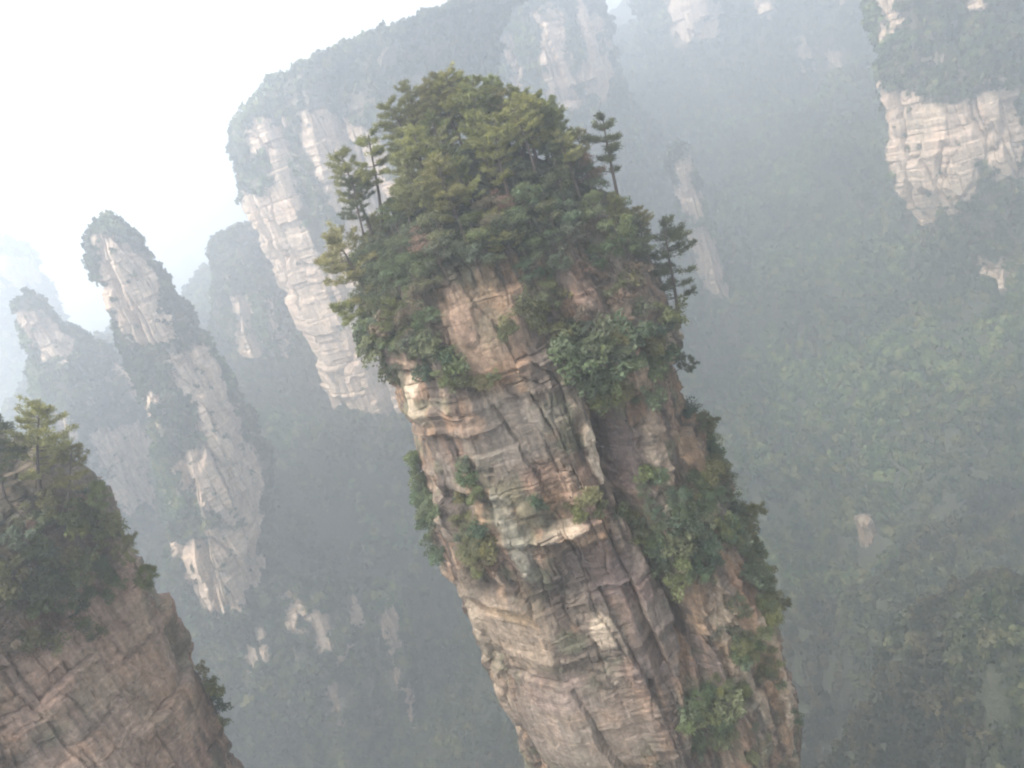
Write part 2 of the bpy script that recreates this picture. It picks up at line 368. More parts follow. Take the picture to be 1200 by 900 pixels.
Dm = np.hypot(CP[:, None, 0]-CP[None, :, 0], CP[:, None, 1]-CP[None, :, 1])
A = Dm+np.eye(len(CP))*-6
Wt = np.linalg.solve(A, CP[:, 2]-CP[:, 2].mean())
def ground(x, y):
    x = np.asarray(x, float)/K; y = np.asarray(y, float)/K; r = np.full(x.shape, CP[:, 2].mean())
    for k in range(len(CP)): r = r+Wt[k]*np.hypot(x-CP[k, 0], y-CP[k, 1])
    q = np.stack([x, y, 0*x], -1).reshape(-1, 3)
    nz = 30*fbm(q/60, 4, 501)-46*np.abs(fbm(q/np.array((50, 100, 1)), 3, 502))+6*fbm(q/14, 3, 503)+9
    return (r+nz.reshape(x.shape))*K
gx = np.linspace(-900, 1000, 380)*K; gy = np.linspace(-320, 1500, 364)*K
GXm, GYm = np.meshgrid(gx, gy); GZm = ground(GXm, GYm)
tv = np.stack([GXm, GYm, GZm], -1).reshape(-1, 3); nx = len(gx)
def on_terrain(x, y):                              # height of the sheet itself
    a = np.clip((x-gx[0])/(gx[1]-gx[0]), 0, len(gx)-1.001); b = np.clip((y-gy[0])/(gy[1]-gy[0]), 0, len(gy)-1.001)
    i, j = a.astype(int), b.astype(int); u, t = a-i, b-j
    return (GZm[j, i]*(1-u)+GZm[j, i+1]*u)*(1-t)+(GZm[j+1, i]*(1-u)+GZm[j+1, i+1]*u)*t
ii = (np.arange(len(gy)-1)[:, None]*nx+np.arange(nx-1)[None]).ravel()
tf = np.stack([ii, ii+1, ii+nx+1, ii+nx], 1)
OUTCROPS = [[(1006, 606), (1020, 604), (1027, 634), (1014, 640)]]
def in_outcrop(p, jitter=5):
    px, py = proj(p); q = np.asarray(p)
    px = px+jitter*fbm(q/9, 3, 601)*2; py = py+jitter*fbm(q/9, 3, 602)*2
    r = np.zeros(len(q), bool)
    for o in OUTCROPS+[[(1002, 612), (1026, 608), (1040, 668), (1016, 672)]]: r |= inpoly(px, py, o)
    return r
tc_ = np.tile(SOIL, (len(tv), 1))*(1+.4*fbm(tv/20, 3, 610))[:, None]
terr = link('terrain', mesh_np('terrain', tv, tf, M_FAR, True, tc_)); tag(terr, kind='structure')

# ------------------------------------------------------------------ far rock bodies
def far_disp(seed, sc=1.0, groove=()):
    def fn(p):
        q = p/sc
        wq = q+3*np.stack([fbm(q/20, 3, seed), fbm(q/20, 3, seed+1), fbm(q/20, 3, seed+2)], 1)
        d = 6*fbm(wq/np.array((26, 26, 70.)), 4, seed+3)
        f1, f2, idv = worley(wq/np.array((15, 15, 55.)), seed+4); d += 5*(idv-.5)-2.5*sstep(.1, 0, f2-f1)
        d += 1.9*rocky(q/2.6, seed+400, .7+.8*fbm(q/30, 3, seed+9))
        zz = q[:, 2]+2*fbm(q/40, 2, seed+6)
        for th, am in ((9.0, 1.0), (3.4, .4)):
            b = np.floor(zz/th).astype(np.int64); d += am*(h3(b, b*0, b*0, seed+7)-.5)
            fr = zz/th-b; d -= .5*am*sstep(.1, 0, np.minimum(fr, 1-fr))
        d = d*sc
        for gxx, gw, gd in groove: d -= gd*sstep(gw, gw*.2, np.abs(p[:, 0]-gxx-4*fbm(p/25, 3, seed+8)))
        return d
    return fn
FAR = []
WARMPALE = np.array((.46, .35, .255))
def far_body(name, label, cat, L, Rr, Y, depth, zbot, rocks, seed, sc=1.0, nlev=260, res=(85, 14), sec=SEC_FAR, density=1.0, size=3.0, groove=(), flare=.05, pale=.55, **kw):
    Y *= K; depth *= K; zbot *= K; sc *= K; size *= K
    if kw.get('Rw'): kw['Rw'] *= K
    groove = [(a_*K, b_*K, c_*K) for a_, b_, c_ in groove]
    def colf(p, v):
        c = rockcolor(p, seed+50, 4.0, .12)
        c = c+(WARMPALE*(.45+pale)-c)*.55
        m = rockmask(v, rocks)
        return c+(SOIL-c)*(.8*(1-m))[:, None]
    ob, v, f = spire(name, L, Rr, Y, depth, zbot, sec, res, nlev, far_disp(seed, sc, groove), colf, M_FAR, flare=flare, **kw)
    tag(ob, label, cat)
    ob.data.polygons.foreach_set('use_smooth', np.zeros(len(f), bool)); FAR.append((ob, v, f, rocks, seed, density, size))
def rockmask(v, rocks, jit=9):
    px, py = proj(v)
    px = px+jit*2*fbm(v/12, 4, 701); py = py+jit*2*fbm(v/12, 4, 702)
    m = np.zeros(len(v))
    for o in rocks: m = np.maximum(m, inpoly(px, py, o).astype(float))
    return m

far_body('rock_spire', 'slim hazy rock spire with rounded leafy tip left of the mesa', 'rock spire',
         [(125, 258), (109, 272), (113, 305), (133, 350), (152, 395), (168, 440), (185, 500), (195, 560), (205, 640), (225, 700), (250, 760)],
         [(132, 258), (147, 268), (174, 305), (204, 350), (236, 405), (264, 455), (292, 502), (310, 550), (322, 610), (330, 680), (340, 760)], 330, 26, -262,
         [[(100, 282), (140, 274), (170, 300), (186, 335), (206, 400), (178, 412), (145, 395), (122, 345)], [(195, 422), (244, 408), (268, 458), (290, 505), (308, 560), (308, 612), (262, 612), (205, 580), (204, 548), (238, 518), (222, 478)], [(194, 632), (246, 620), (304, 608), (308, 650), (308, 700), (268, 720), (262, 735), (228, 690)], [(168, 452), (182, 448), (190, 490), (178, 500)]], 801, .85, size=2.1)
far_body('rock_spire', 'short hazy rock spire with pale flank at far left', 'rock spire',
         [(35, 345), (17, 355), (28, 390), (42, 440), (52, 500), (85, 560), (125, 640), (150, 700)],
         [(38, 345), (58, 360), (86, 392), (118, 415), (150, 440), (180, 500), (205, 600), (235, 700)], 385, 28, -262,
         [[(22, 362), (55, 366), (88, 405), (85, 425), (40, 420)], [(110, 510), (170, 492), (185, 600), (150, 600), (128, 565)], [(135, 425), (170, 430), (178, 480), (150, 470)], [(60, 470), (85, 480), (90, 520), (68, 510)]], 811, .7, size=2.3)
far_body('rock_spire', 'faint rock stump almost lost in the mist at left edge', 'rock spire',
         [(5, 285), (-25, 300), (-20, 360), (0, 440)], [(10, 285), (35, 300), (55, 350), (85, 440)], 760, 40, -262,
         [[(-20, 300), (40, 300), (50, 340), (0, 340)]], 821, 1.0, nlev=90, res=(24, 8), size=6)
far_body('rock_buttress', 'hazy rock buttress with leafy ledges behind the mesa\'s left edge', 'rock buttress',
         [(252, 282), (250, 292), (252, 340), (260, 390), (280, 430), (300, 480), (320, 560)], [(300, 262), (335, 290), (380, 360), (420, 430), (450, 520), (470, 600)], 520, 50, -262,
         [[(262, 350), (290, 350), (310, 420), (285, 425)], [(300, 330), (330, 380), (350, 430), (320, 400)]], 831, 1.0)
BX = P(355, 225, 440).x
MESA_L = [(345, 92), (296, 112), (274, 140), (266, 165), (271, 195), (284, 235), (303, 290), (333, 355), (368, 425), (392, 475), (420, 540)]
far_body('mesa', 'broad flat topped mesa with pale pink cliff left behind the main spire', 'mesa', MESA_L, None, 470, 55, -262,
         [[(292, 146), (330, 136), (343, 200), (358, 262), (368, 300), (402, 262), (378, 215), (340, 135), (380, 122), (440, 160), (480, 300), (490, 478), (382, 480), (356, 420), (326, 348), (294, 285), (278, 222), (318, 228), (312, 180), (294, 172)]],
         841, 1.0, size=2.6, nlev=320, res=(130, 14), groove=((BX, 5, 9), (BX+32, 3, 4)), Rw=150)
# the plateau wall that runs back from the mesa to the far side of the valley
def wallpts(L): return [tuple(x) for x in L]
far_body('cliff_wall', 'pale banded cliff wall fading into mist above the main spire', 'cliff wall',
         [(520, 27), (500, 60), (490, 140), (520, 240), (560, 320)], [(706, -25), (716, 6), (735, 90), (775, 180), (830, 320), (880, 430)], 640, 60, -200,
         [[(620, 10), (655, 8), (680, 135), (648, 128)], [(672, 0), (704, 15), (722, 100), (702, 135), (682, 92)], [(585, 40), (606, 40), (618, 105), (598, 105)], [(712, 20), (722, 22), (738, 98), (726, 96)], [(785, 178), (800, 178), (816, 240), (808, 250)], [(800, 235), (822, 240), (840, 310), (858, 375), (842, 372), (826, 320)]],
         851, 1.2, nlev=200, res=(80, 14), density=.9, size=4.2)
far_body('cliff_wall', 'very faint cliff wall at top behind the wide forested slope', 'cliff wall',
         [(728, -60), (740, 0), (757, 60), (780, 150), (810, 260)], [(1060, -160), (1070, -60), (1100, 60), (1130, 160)], 760, 70, -160,
         [[(770, -20), (850, -30), (845, 40), (820, 52), (790, 40)], [(880, -40), (900, -40), (905, 20), (890, 20)], [(928, 45), (944, 45), (952, 95), (940, 95)], [(974, 58), (986, 55), (998, 100), (1003, 135), (990, 132)], [(975, -30), (992, -30), (996, 10), (984, 12)]],
         861, 1.3, nlev=130, res=(55, 12), density=.8, size=4.8)
far_body('cliff', 'hazy pale cliff with leafy ledges at the right edge', 'cliff',
         [(1012, -70), (1020, 0), (1028, 60), (1037, 130), (1046, 190), (1062, 232), (1085, 268), (1100, 330), (1120, 420)], None, 400, 40, -240,
         [[(1015, -30), (1062, -30), (1055, 20), (1030, 60), (1030, 25)], [(1024, 92), (1055, 104), (1120, 122), (1190, 98), (1205, 210), (1170, 215), (1152, 185), (1138, 235), (1085, 268), (1058, 240), (1042, 200)], [(1135, 300), (1230, 310), (1230, 352), (1165, 345)], [(1120, 0), (1160, 0), (1150, 15)], [(1150, 95), (1178, 82), (1180, 100)]],
         871, .8, nlev=300, res=(120, 12), Rw=150, density=1.1)
far_body('rock_rib', 'thin pale rib of rock in the haze just right of the summit trees', 'rock rib',
         [(782, 170), (797, 240), (820, 320), (845, 385), (870, 470)], [(803, 170), (824, 240), (845, 310), (866, 380), (890, 470)], 520, 14, -262,
         [[(786, 188), (806, 186), (822, 235), (815, 262), (797, 236)], [(802, 268), (835, 262), (868, 380), (842, 378), (815, 320)]], 899, .5, nlev=140, res=(50, 8), pale=.5, size=2.4)
far_body('rock_buttress', 'broken brownish rock buttress on the forested slope between the spires', 'rock buttress',
         [(300, 672), (275, 700), (268, 760), (285, 830), (300, 900)], [(330, 672), (400, 690), (430, 730), (452, 800), (480, 900)], 318, 22, -262,
         [[(272, 735), (292, 738), (312, 790), (296, 800), (282, 790)], [(300, 738), (314, 740), (326, 785), (316, 785)], [(330, 700), (346, 696), (352, 740), (342, 742)], [(350, 715), (376, 700), (398, 765), (380, 768), (366, 740)], [(406, 690), (416, 692), (434, 735), (420, 760), (404, 790), (400, 775), (416, 742)], [(380, 800), (392, 800), (402, 850), (394, 850)]], 881, .6, pale=.42, nlev=130, res=(50, 10), flare=.2)
far_body('rock_buttress', 'narrow pale rib of rock low on the slope left of the main spire', 'rock buttress',
         [(440, 690), (425, 720), (430, 800), (440, 900)], [(452, 690), (470, 720), (490, 800), (520, 900)], 325, 16, -262,
         [[(440, 690), (456, 692), (472, 765), (462, 768), (450, 735)], [(432, 800), (442, 810), (456, 900), (434, 900)], [(462, 775), (472, 778), (492, 860), (484, 862)]], 891, .5, pale=.42, nlev=120, res=(45, 10), flare=.1)

tb = BVHTree.FromPolygons([tuple(x) for x in tv.tolist()], tf.tolist())
OC_LABELS = ['small square pale outcrop in the forest right of the main spire']
for poly, lab in zip(OUTCROPS, OC_LABELS):
    pa = np.array(poly, float); ctr = pa.mean(0)
    r = tb.ray_cast(Vector((0, 0, 0)), ray(ctr[0], pa[:, 1].max()*.6+ctr[1]*.4), 2500)
    if r[0] is None: continue
    Y = r[0].y
    cxm = ctr[0]+(pa[:, 1]-ctr[1])*.33
    Lp = sorted([tuple(q_) for q_, c_ in zip(poly, cxm) if q_[0] <= c_], key=lambda q_: q_[1]); Rp = sorted([tuple(q_) for q_, c_ in zip(poly, cxm) if q_[0] > c_], key=lambda q_: q_[1])
    wid = P(pa[:, 0].max(), ctr[1], Y).x-P(pa[:, 0].min(), ctr[1], Y).x
    zb = P(ctr[0], pa[:, 1].max(), Y).z-12
    ob, v, f = spire('rock_outcrop', Lp, Rp, Y, max(6, .6*wid), zb, [(-1, .1), (-.95, -.8), (-.4, -1), (.7, -.9), (1, -.6), (1, .8), (-1, .8)], (24, 8), 60, far_disp(950+len(FAR), .28),
                     lambda p, v: (lambda c: c+(WARMPALE*.5-c)*.4)(rockcolor(p, 960, 2.0, .05)), M_FAR, flare=.15)
    tag(ob, lab, 'rock outcrop')

# ------------------------------------------------------------------ forest (nobody could count it)
def crown_template(n, seed, cone=False):
    g = np.random.default_rng(seed)
    d = g.normal(size=(n, 3)); d /= np.linalg.norm(d, axis=1, keepdims=True); d[:, 2] = np.where(d[:, 2] < -.35, -d[:, 2], d[:, 2])
    lump = 1+.3*np.sin(d[:, 0]*3+seed)*np.cos(d[:, 1]*4+seed*2)
    c = d*(g.uniform(.7, 1, n)*lump)[:, None]
    if cone: c[:, :2] *= np.clip(.95-.5*c[:, 2:3], .15, 1.1); c[:, 2] *= 1.35
    c[:, 2] = c[:, 2]*.85+.55
    nn = d+.5*g.normal(size=(n, 3)); nn /= np.linalg.norm(nn, axis=1, keepdims=True)
    t = np.cross(nn, g.normal(size=(n, 3))); t /= np.linalg.norm(t, axis=1, keepdims=True); b = np.cross(nn, t)
    s = g.uniform(.16, .34, n)[:, None]*(55/n)**.5
    return np.stack([c-t*s-b*s*.7, c+t*s-b*s*.5, c+t*s*.8+b*s, c-t*s*.6+b*s*.8], 1)      # n,4,3
def build_forest(name, pts, size, n, label, seed):
    pts = np.asarray(pts, float); k = len(pts)
    if k == 0: return
    T = [crown_template(n, seed+i, i % 3 == 2) for i in range(6)]
    g = np.random.default_rng(seed); out = []
    which = g.integers(0, 6, k)
    for i in range(6):
        idx = np.where(which == i)[0]
        if not len(idx): continue
        a = g.uniform(0, 6.283, len(idx)); s = size[idx]; ca, sa = np.cos(a), np.sin(a)
        t = T[i][None]
        x = (t[..., 0]*ca[:, None, None]-t[..., 1]*sa[:, None, None])*s[:, None, None]
        y = (t[..., 0]*sa[:, None, None]+t[..., 1]*ca[:, None, None])*s[:, None, None]
        z = t[..., 2]*(s*g.uniform(.85, 1.25, len(idx)))[:, None, None]
        out.append((np.stack([x, y, z], -1)+pts[idx][:, None, None, :]).reshape(-1, 3))
    v = np.concatenate(out)
    o = link(name, mesh_np(name, v, np.arange(len(v)).reshape(-1, 4), M_FOREST, False))
    tag(o, label, 'forest', kind='stuff'); return o
def sample_surface(v, f, n, g, cull=120):
    a, b, c, d = (v[f[:, i]] for i in range(4))
    nr = np.cross(c-a, d-b); ar = np.linalg.norm(nr, axis=1)*.5
    ctr = (a+b+c+d)/4; px, py = proj(ctr); nrm = nr/(2*ar[:, None]+1e-9)
    facing = (nrm*ctr).sum(1)
    s = -1 if False else 1
    ok = (px > -cull) & (px < 1200+cull) & (py > -cull) & (py < 900+cull) & (ctr[:, 1] > 30)
    wgt = ar*ok; tot = wgt.sum()
    idx = g.choice(len(f), int(n(tot)) if callable(n) else n, p=wgt/tot)
    u, t = g.random((2, len(idx)))
    q = (a[idx]*(1-u)[:, None]+b[idx]*u[:, None])*(1-t)[:, None]+(d[idx]*(1-u)[:, None]+c[idx]*u[:, None])*t[:, None]
    return q, nrm[idx]
g5 = np.random.default_rng(5)
for ob, v, f, rocks, seed, dens, size in FAR:
    q, nr = sample_surface(v, f, lambda A_: min(14000, A_/(size*size)*.85*dens), g5)
    facing = (nr*q).sum(1); sgn = -1 if np.median(facing[np.abs(nr[:, 2]) < .5]) > 0 and False else 1
    m = rockmask(q, rocks) > .5
    thin = fbm(q/10, 3, seed+90) > .38
    keep = ~(m & ~((g5.random(len(q)) < .015+.14*sstep(.1, .3, fbm(q/np.array((9, 9, 4)), 3, seed+95))))) & ~(thin & (g5.random(len(q)) < .6))
    q = q[keep]; mm = m[keep]
    sz = size*g5.uniform(.5, 1.35, len(q))*(1+.5*fbm(q/22, 2, seed+97)); sz[mm] *= .5
    q[:, 2] -= sz*.6
    build_forest('forest', q, sz, 30, {'rock_spire': 'trees clothing the ', 'mesa': 'trees clothing the '}.get(ob.name.split('.')[0], 'trees growing on the ')+ob['label'], seed)
# slope forest
kx = g5.uniform(-420, 520, 90000)*K; ky = g5.uniform(120, 900, 90000)*K
kz = on_terrain(kx, ky); q = np.stack([kx, ky, kz], 1); px, py = proj(q)
prob = np.clip(300*K/ky, .25, 1.1)**1.2*.85
keep = (px > -130) & (px < 1330) & (py > -130) & (py < 1030) & (g5.random(90000) < prob) & ~(in_outcrop(q, 5) & (g5.random(90000) < .95))
q = q[keep]
sz = 3.3*g5.uniform(.45, 1.4, len(q))*(1+.5*fbm(q/40, 2, 655))*np.clip(q[:, 1]/330/K, .85, 1.7)*K
q[:, 2] -= .4*sz
far_ = q[:, 1] > 285*K
build_forest('forest', q[far_], sz[far_], 76, 'dense green forest covering the valley slopes behind the spires', 900)
q2 = np.stack([g5.uniform(-250, 330, 30000)*K, g5.uniform(110, 290, 30000)*K, np.zeros(30000)], 1); q2[:, 2] = on_terrain(q2[:, 0], q2[:, 1]); px, py = proj(q2)
q2 = q2[(px > -130) & (px < 1330) & (py > -130) & (py < 1030) & (g5.random(30000) < .5) & ~(in_outcrop(q2, 4) & (g5.random(30000) < .95))]
s2 = 3.0*K*g5.uniform(.45, 1.35, len(q2))*(1+.5*fbm(q2/25, 2, 656)); q2[:, 2] -= .35*s2
build_forest('forest', q2, s2, 170, 'darker nearer forest low in the valley at the lower right', 910).data.materials[0] = M_NEARFOREST
print('slope trees', len(q))

# ------------------------------------------------------------------ near plants
def tube(path, r0, r1, k=6):
    path = np.asarray(path, float); n = len(path); v = []
    for i in range(n):
        d = path[min(i+1, n-1)]-path[max(i-1, 0)]; d /= np.linalg.norm(d)+1e-9
        a = np.cross(d, (.3, .9, .2) if abs(d[1]) < .8 else (1, 0, 0)); a /= np.linalg.norm(a); b = np.cross(d, a)
        r = r0+(r1-r0)*i/(n-1)
        for j in range(k): v.append(path[i]+r*(a*math.cos(j*6.2832/k)+b*math.sin(j*6.2832/k)))
    f = [(i*k+j, i*k+(j+1) % k, (i+1)*k+(j+1) % k, (i+1)*k+j) for i in range(n-1) for j in range(k)]
    return np.array(v), np.array(f)
class MB:
    def __init__(s): s.v, s.f, s.n = [], [], 0
    def add(s, v, f): s.v.append(v); s.f.append(f+s.n); s.n += len(v)
    def quads(s, q): q = np.asarray(q).reshape(-1, 3); s.add(q, np.arange(len(q)).reshape(-1, 4))
    def mesh(s, name, m, smooth): return mesh_np(name, np.concatenate(s.v), np.concatenate(s.f), m, smooth)
def blades(c, d, ln, wd, g):
    """needle sprays: a tapering quad from c along d"""
    t = np.cross(d, g.normal(size=d.shape)); t /= np.linalg.norm(t, axis=1, keepdims=True)+1e-9
    w_ = wd[:, None]; e = c+d*ln[:, None]
    return np.stack([c-t*w_*.5, c+t*w_*.5, e+t*w_*.35, e-t*w_*.35], 1)
def make_pine(seed, H=9.0, bare=.35, spread=.36, nbr=44, lean=.12, droop=.1, flat=False):
    g = np.random.default_rng(seed); tr, cw = MB(), MB()
    az = g.uniform(0, 6.28); ts = np.linspace(0, 1, 9)
    path = np.stack([lean*H*ts**1.5*math.cos(az)+.12*np.sin(ts*5+seed), lean*H*ts**1.5*math.sin(az)+.12*np.cos(ts*4+seed), H*ts], 1)
    tr.add(*tube(path, .022*H, .006*H, 7))
    for b in range(nbr):
        t = bare+(1-bare)*(max(0, b+g.uniform(-.3, .3))/nbr)**.85; t = min(max(t, bare), .99)
        if flat: t = bare+(1-bare)*(round((t-bare)/(1-bare)*5)/5)*.97+g.uniform(-.012, .012)
        o = np.array([np.interp(t, ts, path[:, i]) for i in range(3)])
        a = g.uniform(0, 6.283); s = min(1, max(0, (t-bare)/(1-bare)))
        prof = (.55+.45*math.sin(min(1, s*1.6)*1.57))*(1-.72*s**2.2)
        ln = spread*H*prof*g.uniform(.55, 1.12)
        u = np.linspace(0, 1, 5); rise = g.uniform(.05, .3)+.5*s**3
        bp = o+np.stack([math.cos(a)*ln*u, math.sin(a)*ln*u, ln*(rise*u-droop*np.sin(u*3.14))], 1)
        bp[1:, :2] += g.normal(size=(4, 2))*.05*ln
        tr.add(*tube(bp, .0065*H*(1-.6*s), .0018*H, 4))
        nt_ = int(9+ln*6)
        for k in range(nt_):
            uu = g.uniform(.28, 1)**.8; c = np.array([np.interp(uu, u, bp[:, i]) for i in range(3)])
            side = g.normal()*.2*ln*(1.15-uu*.6)
            c = c+np.array((-math.sin(a)*side, math.cos(a)*side, abs(g.normal())*.05+.04))
            m = 12
            d = g.normal(size=(m, 3))*np.array((.8, .8, .45))+np.array((math.cos(a)*.45, math.sin(a)*.45, .55)); d /= np.linalg.norm(d, axis=1, keepdims=True)
            cw.quads(blades(c+g.normal(size=(m, 3))*.1, d, g.uniform(.16, .36, m), g.uniform(.035, .075, m), g))
    return tr.mesh('pine_trunk', M_BARK, True), cw.mesh('pine_needles', M_LEAF, False)
def leaf_quads(c, nrm, s, g):
    t = np.cross(nrm, g.normal(size=nrm.shape)); t /= np.linalg.norm(t, axis=1, keepdims=True)+1e-9; b = np.cross(nrm, t)
    s = s[:, None]
    return np.stack([c-t*s, c-b*s*.55, c+t*s, c+b*s*.55], 1)
def lobes(cw, centres, radii, nl, ls, g, squash=.75):
    for c, r in zip(centres, radii):
        n = int(nl*r*r)
        d = g.normal(size=(n, 3)); d /= np.linalg.norm(d, axis=1, keepdims=True)
        low = d[:, 2] < -.2; d[low, 2] *= np.where(g.random(low.sum()) < .6, -1, 1)
        rr = r*(g.uniform(.45, 1.06, n)**.6)*(1+.22*np.sin(d[:, 0]*5+c[0])*np.cos(d[:, 1]*5+c[1]))
        pos = np.asarray(c)+d*rr[:, None]*np.array((1, 1, squash))
        nn = d*.9+np.array((0, 0, .5))+.65*g.normal(size=(n, 3)); nn /= np.linalg.norm(nn, axis=1, keepdims=True)
        cw.quads(leaf_quads(pos, nn, g.uniform(.6, 1.25, n)*ls, g))
def make_broad(seed, H=6.0):
    g = np.random.default_rng(seed); tr, cw = MB(), MB()
    n = int(g.integers(9, 14)); cs, rs = [], []
    top = np.array((g.normal()*.3, g.normal()*.3, H*.42)); base = np.linspace(0, 1, 5)[:, None]*top; tr.add(*tube(base, .02*H+.02, .014*H, 7))
    for i in range(n):
        a = i*2.4+g.uniform(-.4, .4); h = g.uniform(.35, .92); rad = (.36*H)*math.sqrt(max(0, 1-((h-.5)/.52)**2))*g.uniform(.5, 1)
        c = np.array((math.cos(a)*rad, math.sin(a)*rad, h*H)); r = g.uniform(.11, .2)*H
        cs.append(c); rs.append(r)
        u = np.linspace(0, 1, 4)[:, None]; tr.add(*tube(top*.8+(c-top*.8)*u+np.array((0, 0, .2))*np.sin(u*3.14), .009*H, .003*H, 5))
    lobes(cw, cs, rs, 190, .13, g)
    return tr.mesh('tree_trunk', M_BARK, True), cw.mesh('tree_leaves', M_LEAF, False)
def make_shrub(seed, R=1.3, twiggy=False):
    g = np.random.default_rng(seed); mb = MB(); n = int(g.integers(6, 10)); cs, rs = [], []
    for i in range(n):
        a = g.uniform(0, 6.28); d = g.uniform(.1, .85)*R
        cs.append(np.array((math.cos(a)*d, math.sin(a)*d, g.uniform(.25, 1.0)*R*(1.1-.4*d/R)))); rs.append(g.uniform(.28, .5)*R)
    st = MB()
    for c in cs:
        u = np.linspace(0, 1, 4)[:, None]; st.add(*tube(np.array((0, 0, -.3))+(c-np.array((0, 0, -.3)))*u+.08*g.normal(size=(4, 3))*u, .035, .012, 4))
    if twiggy:
        for c, r in zip(cs, rs):
            k = 12
            for _ in range(k):
                d = g.normal(size=3)+np.array((0, 0, .5)); d /= np.linalg.norm(d); st.add(*tube(np.stack([c*.6, c*.6+d*r*1.2, c*.6+d*r*2+g.normal(size=3)*.1]), .02, .008, 3))
    nst = sum(len(x) for x in st.f)
    lobes(mb, cs, rs, 130 if twiggy else 330, .135, g, .8)
    v = np.concatenate(mb.v+st.v); f = np.concatenate(mb.f+[x+mb.n for x in st.f])
    m = mesh_np('shrub', v, f, M_LEAF, False); m.materials.append(M_BARK)
    mi = np.zeros(len(f), np.int32); mi[-nst:] = 1; m.polygons.foreach_set('material_index', mi)
    return m
PINES = [make_pine(21, 9, .3, .38, 40), make_pine(22, 9, .42, .34, 30, .1), make_pine(23, 9, .28, .42, 40, .15), make_pine(24, 9, .5, .34, 26, .08, flat=True), make_pine(25, 9, .36, .40, 32, .2)]
PINE_BARE = make_pine(31, 9, .5, .26, 22, .05, .06, flat=True)
PINE_TIER = make_pine(32, 9, .3, .42, 34, .22, .08, flat=True)
PINE_SMALL = [make_pine(33, 4, .2, .46, 20, .3), make_pine(34, 4, .25, .5, 18, .25)]
BROADS = [make_broad(41+i) for i in range(5)]
SHRUBS = [make_shrub(51+i) for i in range(5)]; TWIGS = [make_shrub(61+i, 1.3, True) for i in range(3)]
C_PINE = [(.112, .118, .044), (.128, .128, .048), (.098, .108, .044), (.122, .116, .050)]
C_DKPINE = [(.050, .062, .032), (.060, .068, .036)]
C_BROAD = [(.066, .076, .042), (.058, .068, .042), (.074, .086, .040), (.056, .074, .040)]
C_OLIVE = [(.080, .086, .034), (.070, .075, .036), (.092, .086, .040)]
C_BRIGHT = [(.064, .082, .036), (.072, .088, .038), (.058, .074, .038)]
C_BROWN = [(.105, .070, .050), (.088, .072, .050)]
C_DARK = [(.036, .052, .032), (.042, .058, .034)]
def jit(c): k = 1.42*rnd.uniform(.82, 1.2); return (c[0]*k*rnd.uniform(.93, 1.07), c[1]*k, c[2]*k*rnd.uniform(.9, 1.1), 1)
def tree(name, meshes, loc, scale, label, cat, group, cols, tilt=None, rz=None):
    root = link(name, None); root.empty_display_size = .5
    tag(root, label, cat, group)
    q = Matrix.Rotation(rnd.uniform(0, 6.28) if rz is None else rz, 4, 'Z')
    up = Vector(tilt if tilt else (rnd.uniform(-.06, .06), rnd.uniform(-.06, .06), 1)).normalized()
    root.matrix_world = Matrix.Translation(loc) @ up.to_track_quat('Z', 'Y').to_matrix().to_4x4() @ q @ Matrix.Diagonal((scale, scale, scale, 1))
    link('trunk', meshes[0], root); c = link('crown', meshes[1], root); c.color = jit(rnd.choice(cols))
    return root
def shrub(mesh, loc, scale, label, group, cols, up):
    o = link('shrub', mesh); tag(o, label, 'shrub', group); o.color = jit(rnd.choice(cols))
    up = Vector(up).normalized()
    sc = scale*np.array((rnd.uniform(.85, 1.2), rnd.uniform(.85, 1.2), rnd.uniform(.8, 1.15)))
    o.matrix_world = Matrix.Translation(loc) @ up.to_track_quat('Z', 'Y').to_matrix().to_4x4() @ Matrix.Rotation(rnd.uniform(0, 6.28), 4, 'Z') @ Matrix.Diagonal((*sc, 1))
    return o
ORI = Vector((0, 0, 0))
def hit(bv, px, py):
    r = bv.ray_cast(ORI, ray(px, py), 400)
    if r[0] is None: return None, None
    n = r[1]
    if n.dot(r[0]) > 0: n = -n
    return r[0], n
def dist_px(p): return (p.dot(FV))/FPX

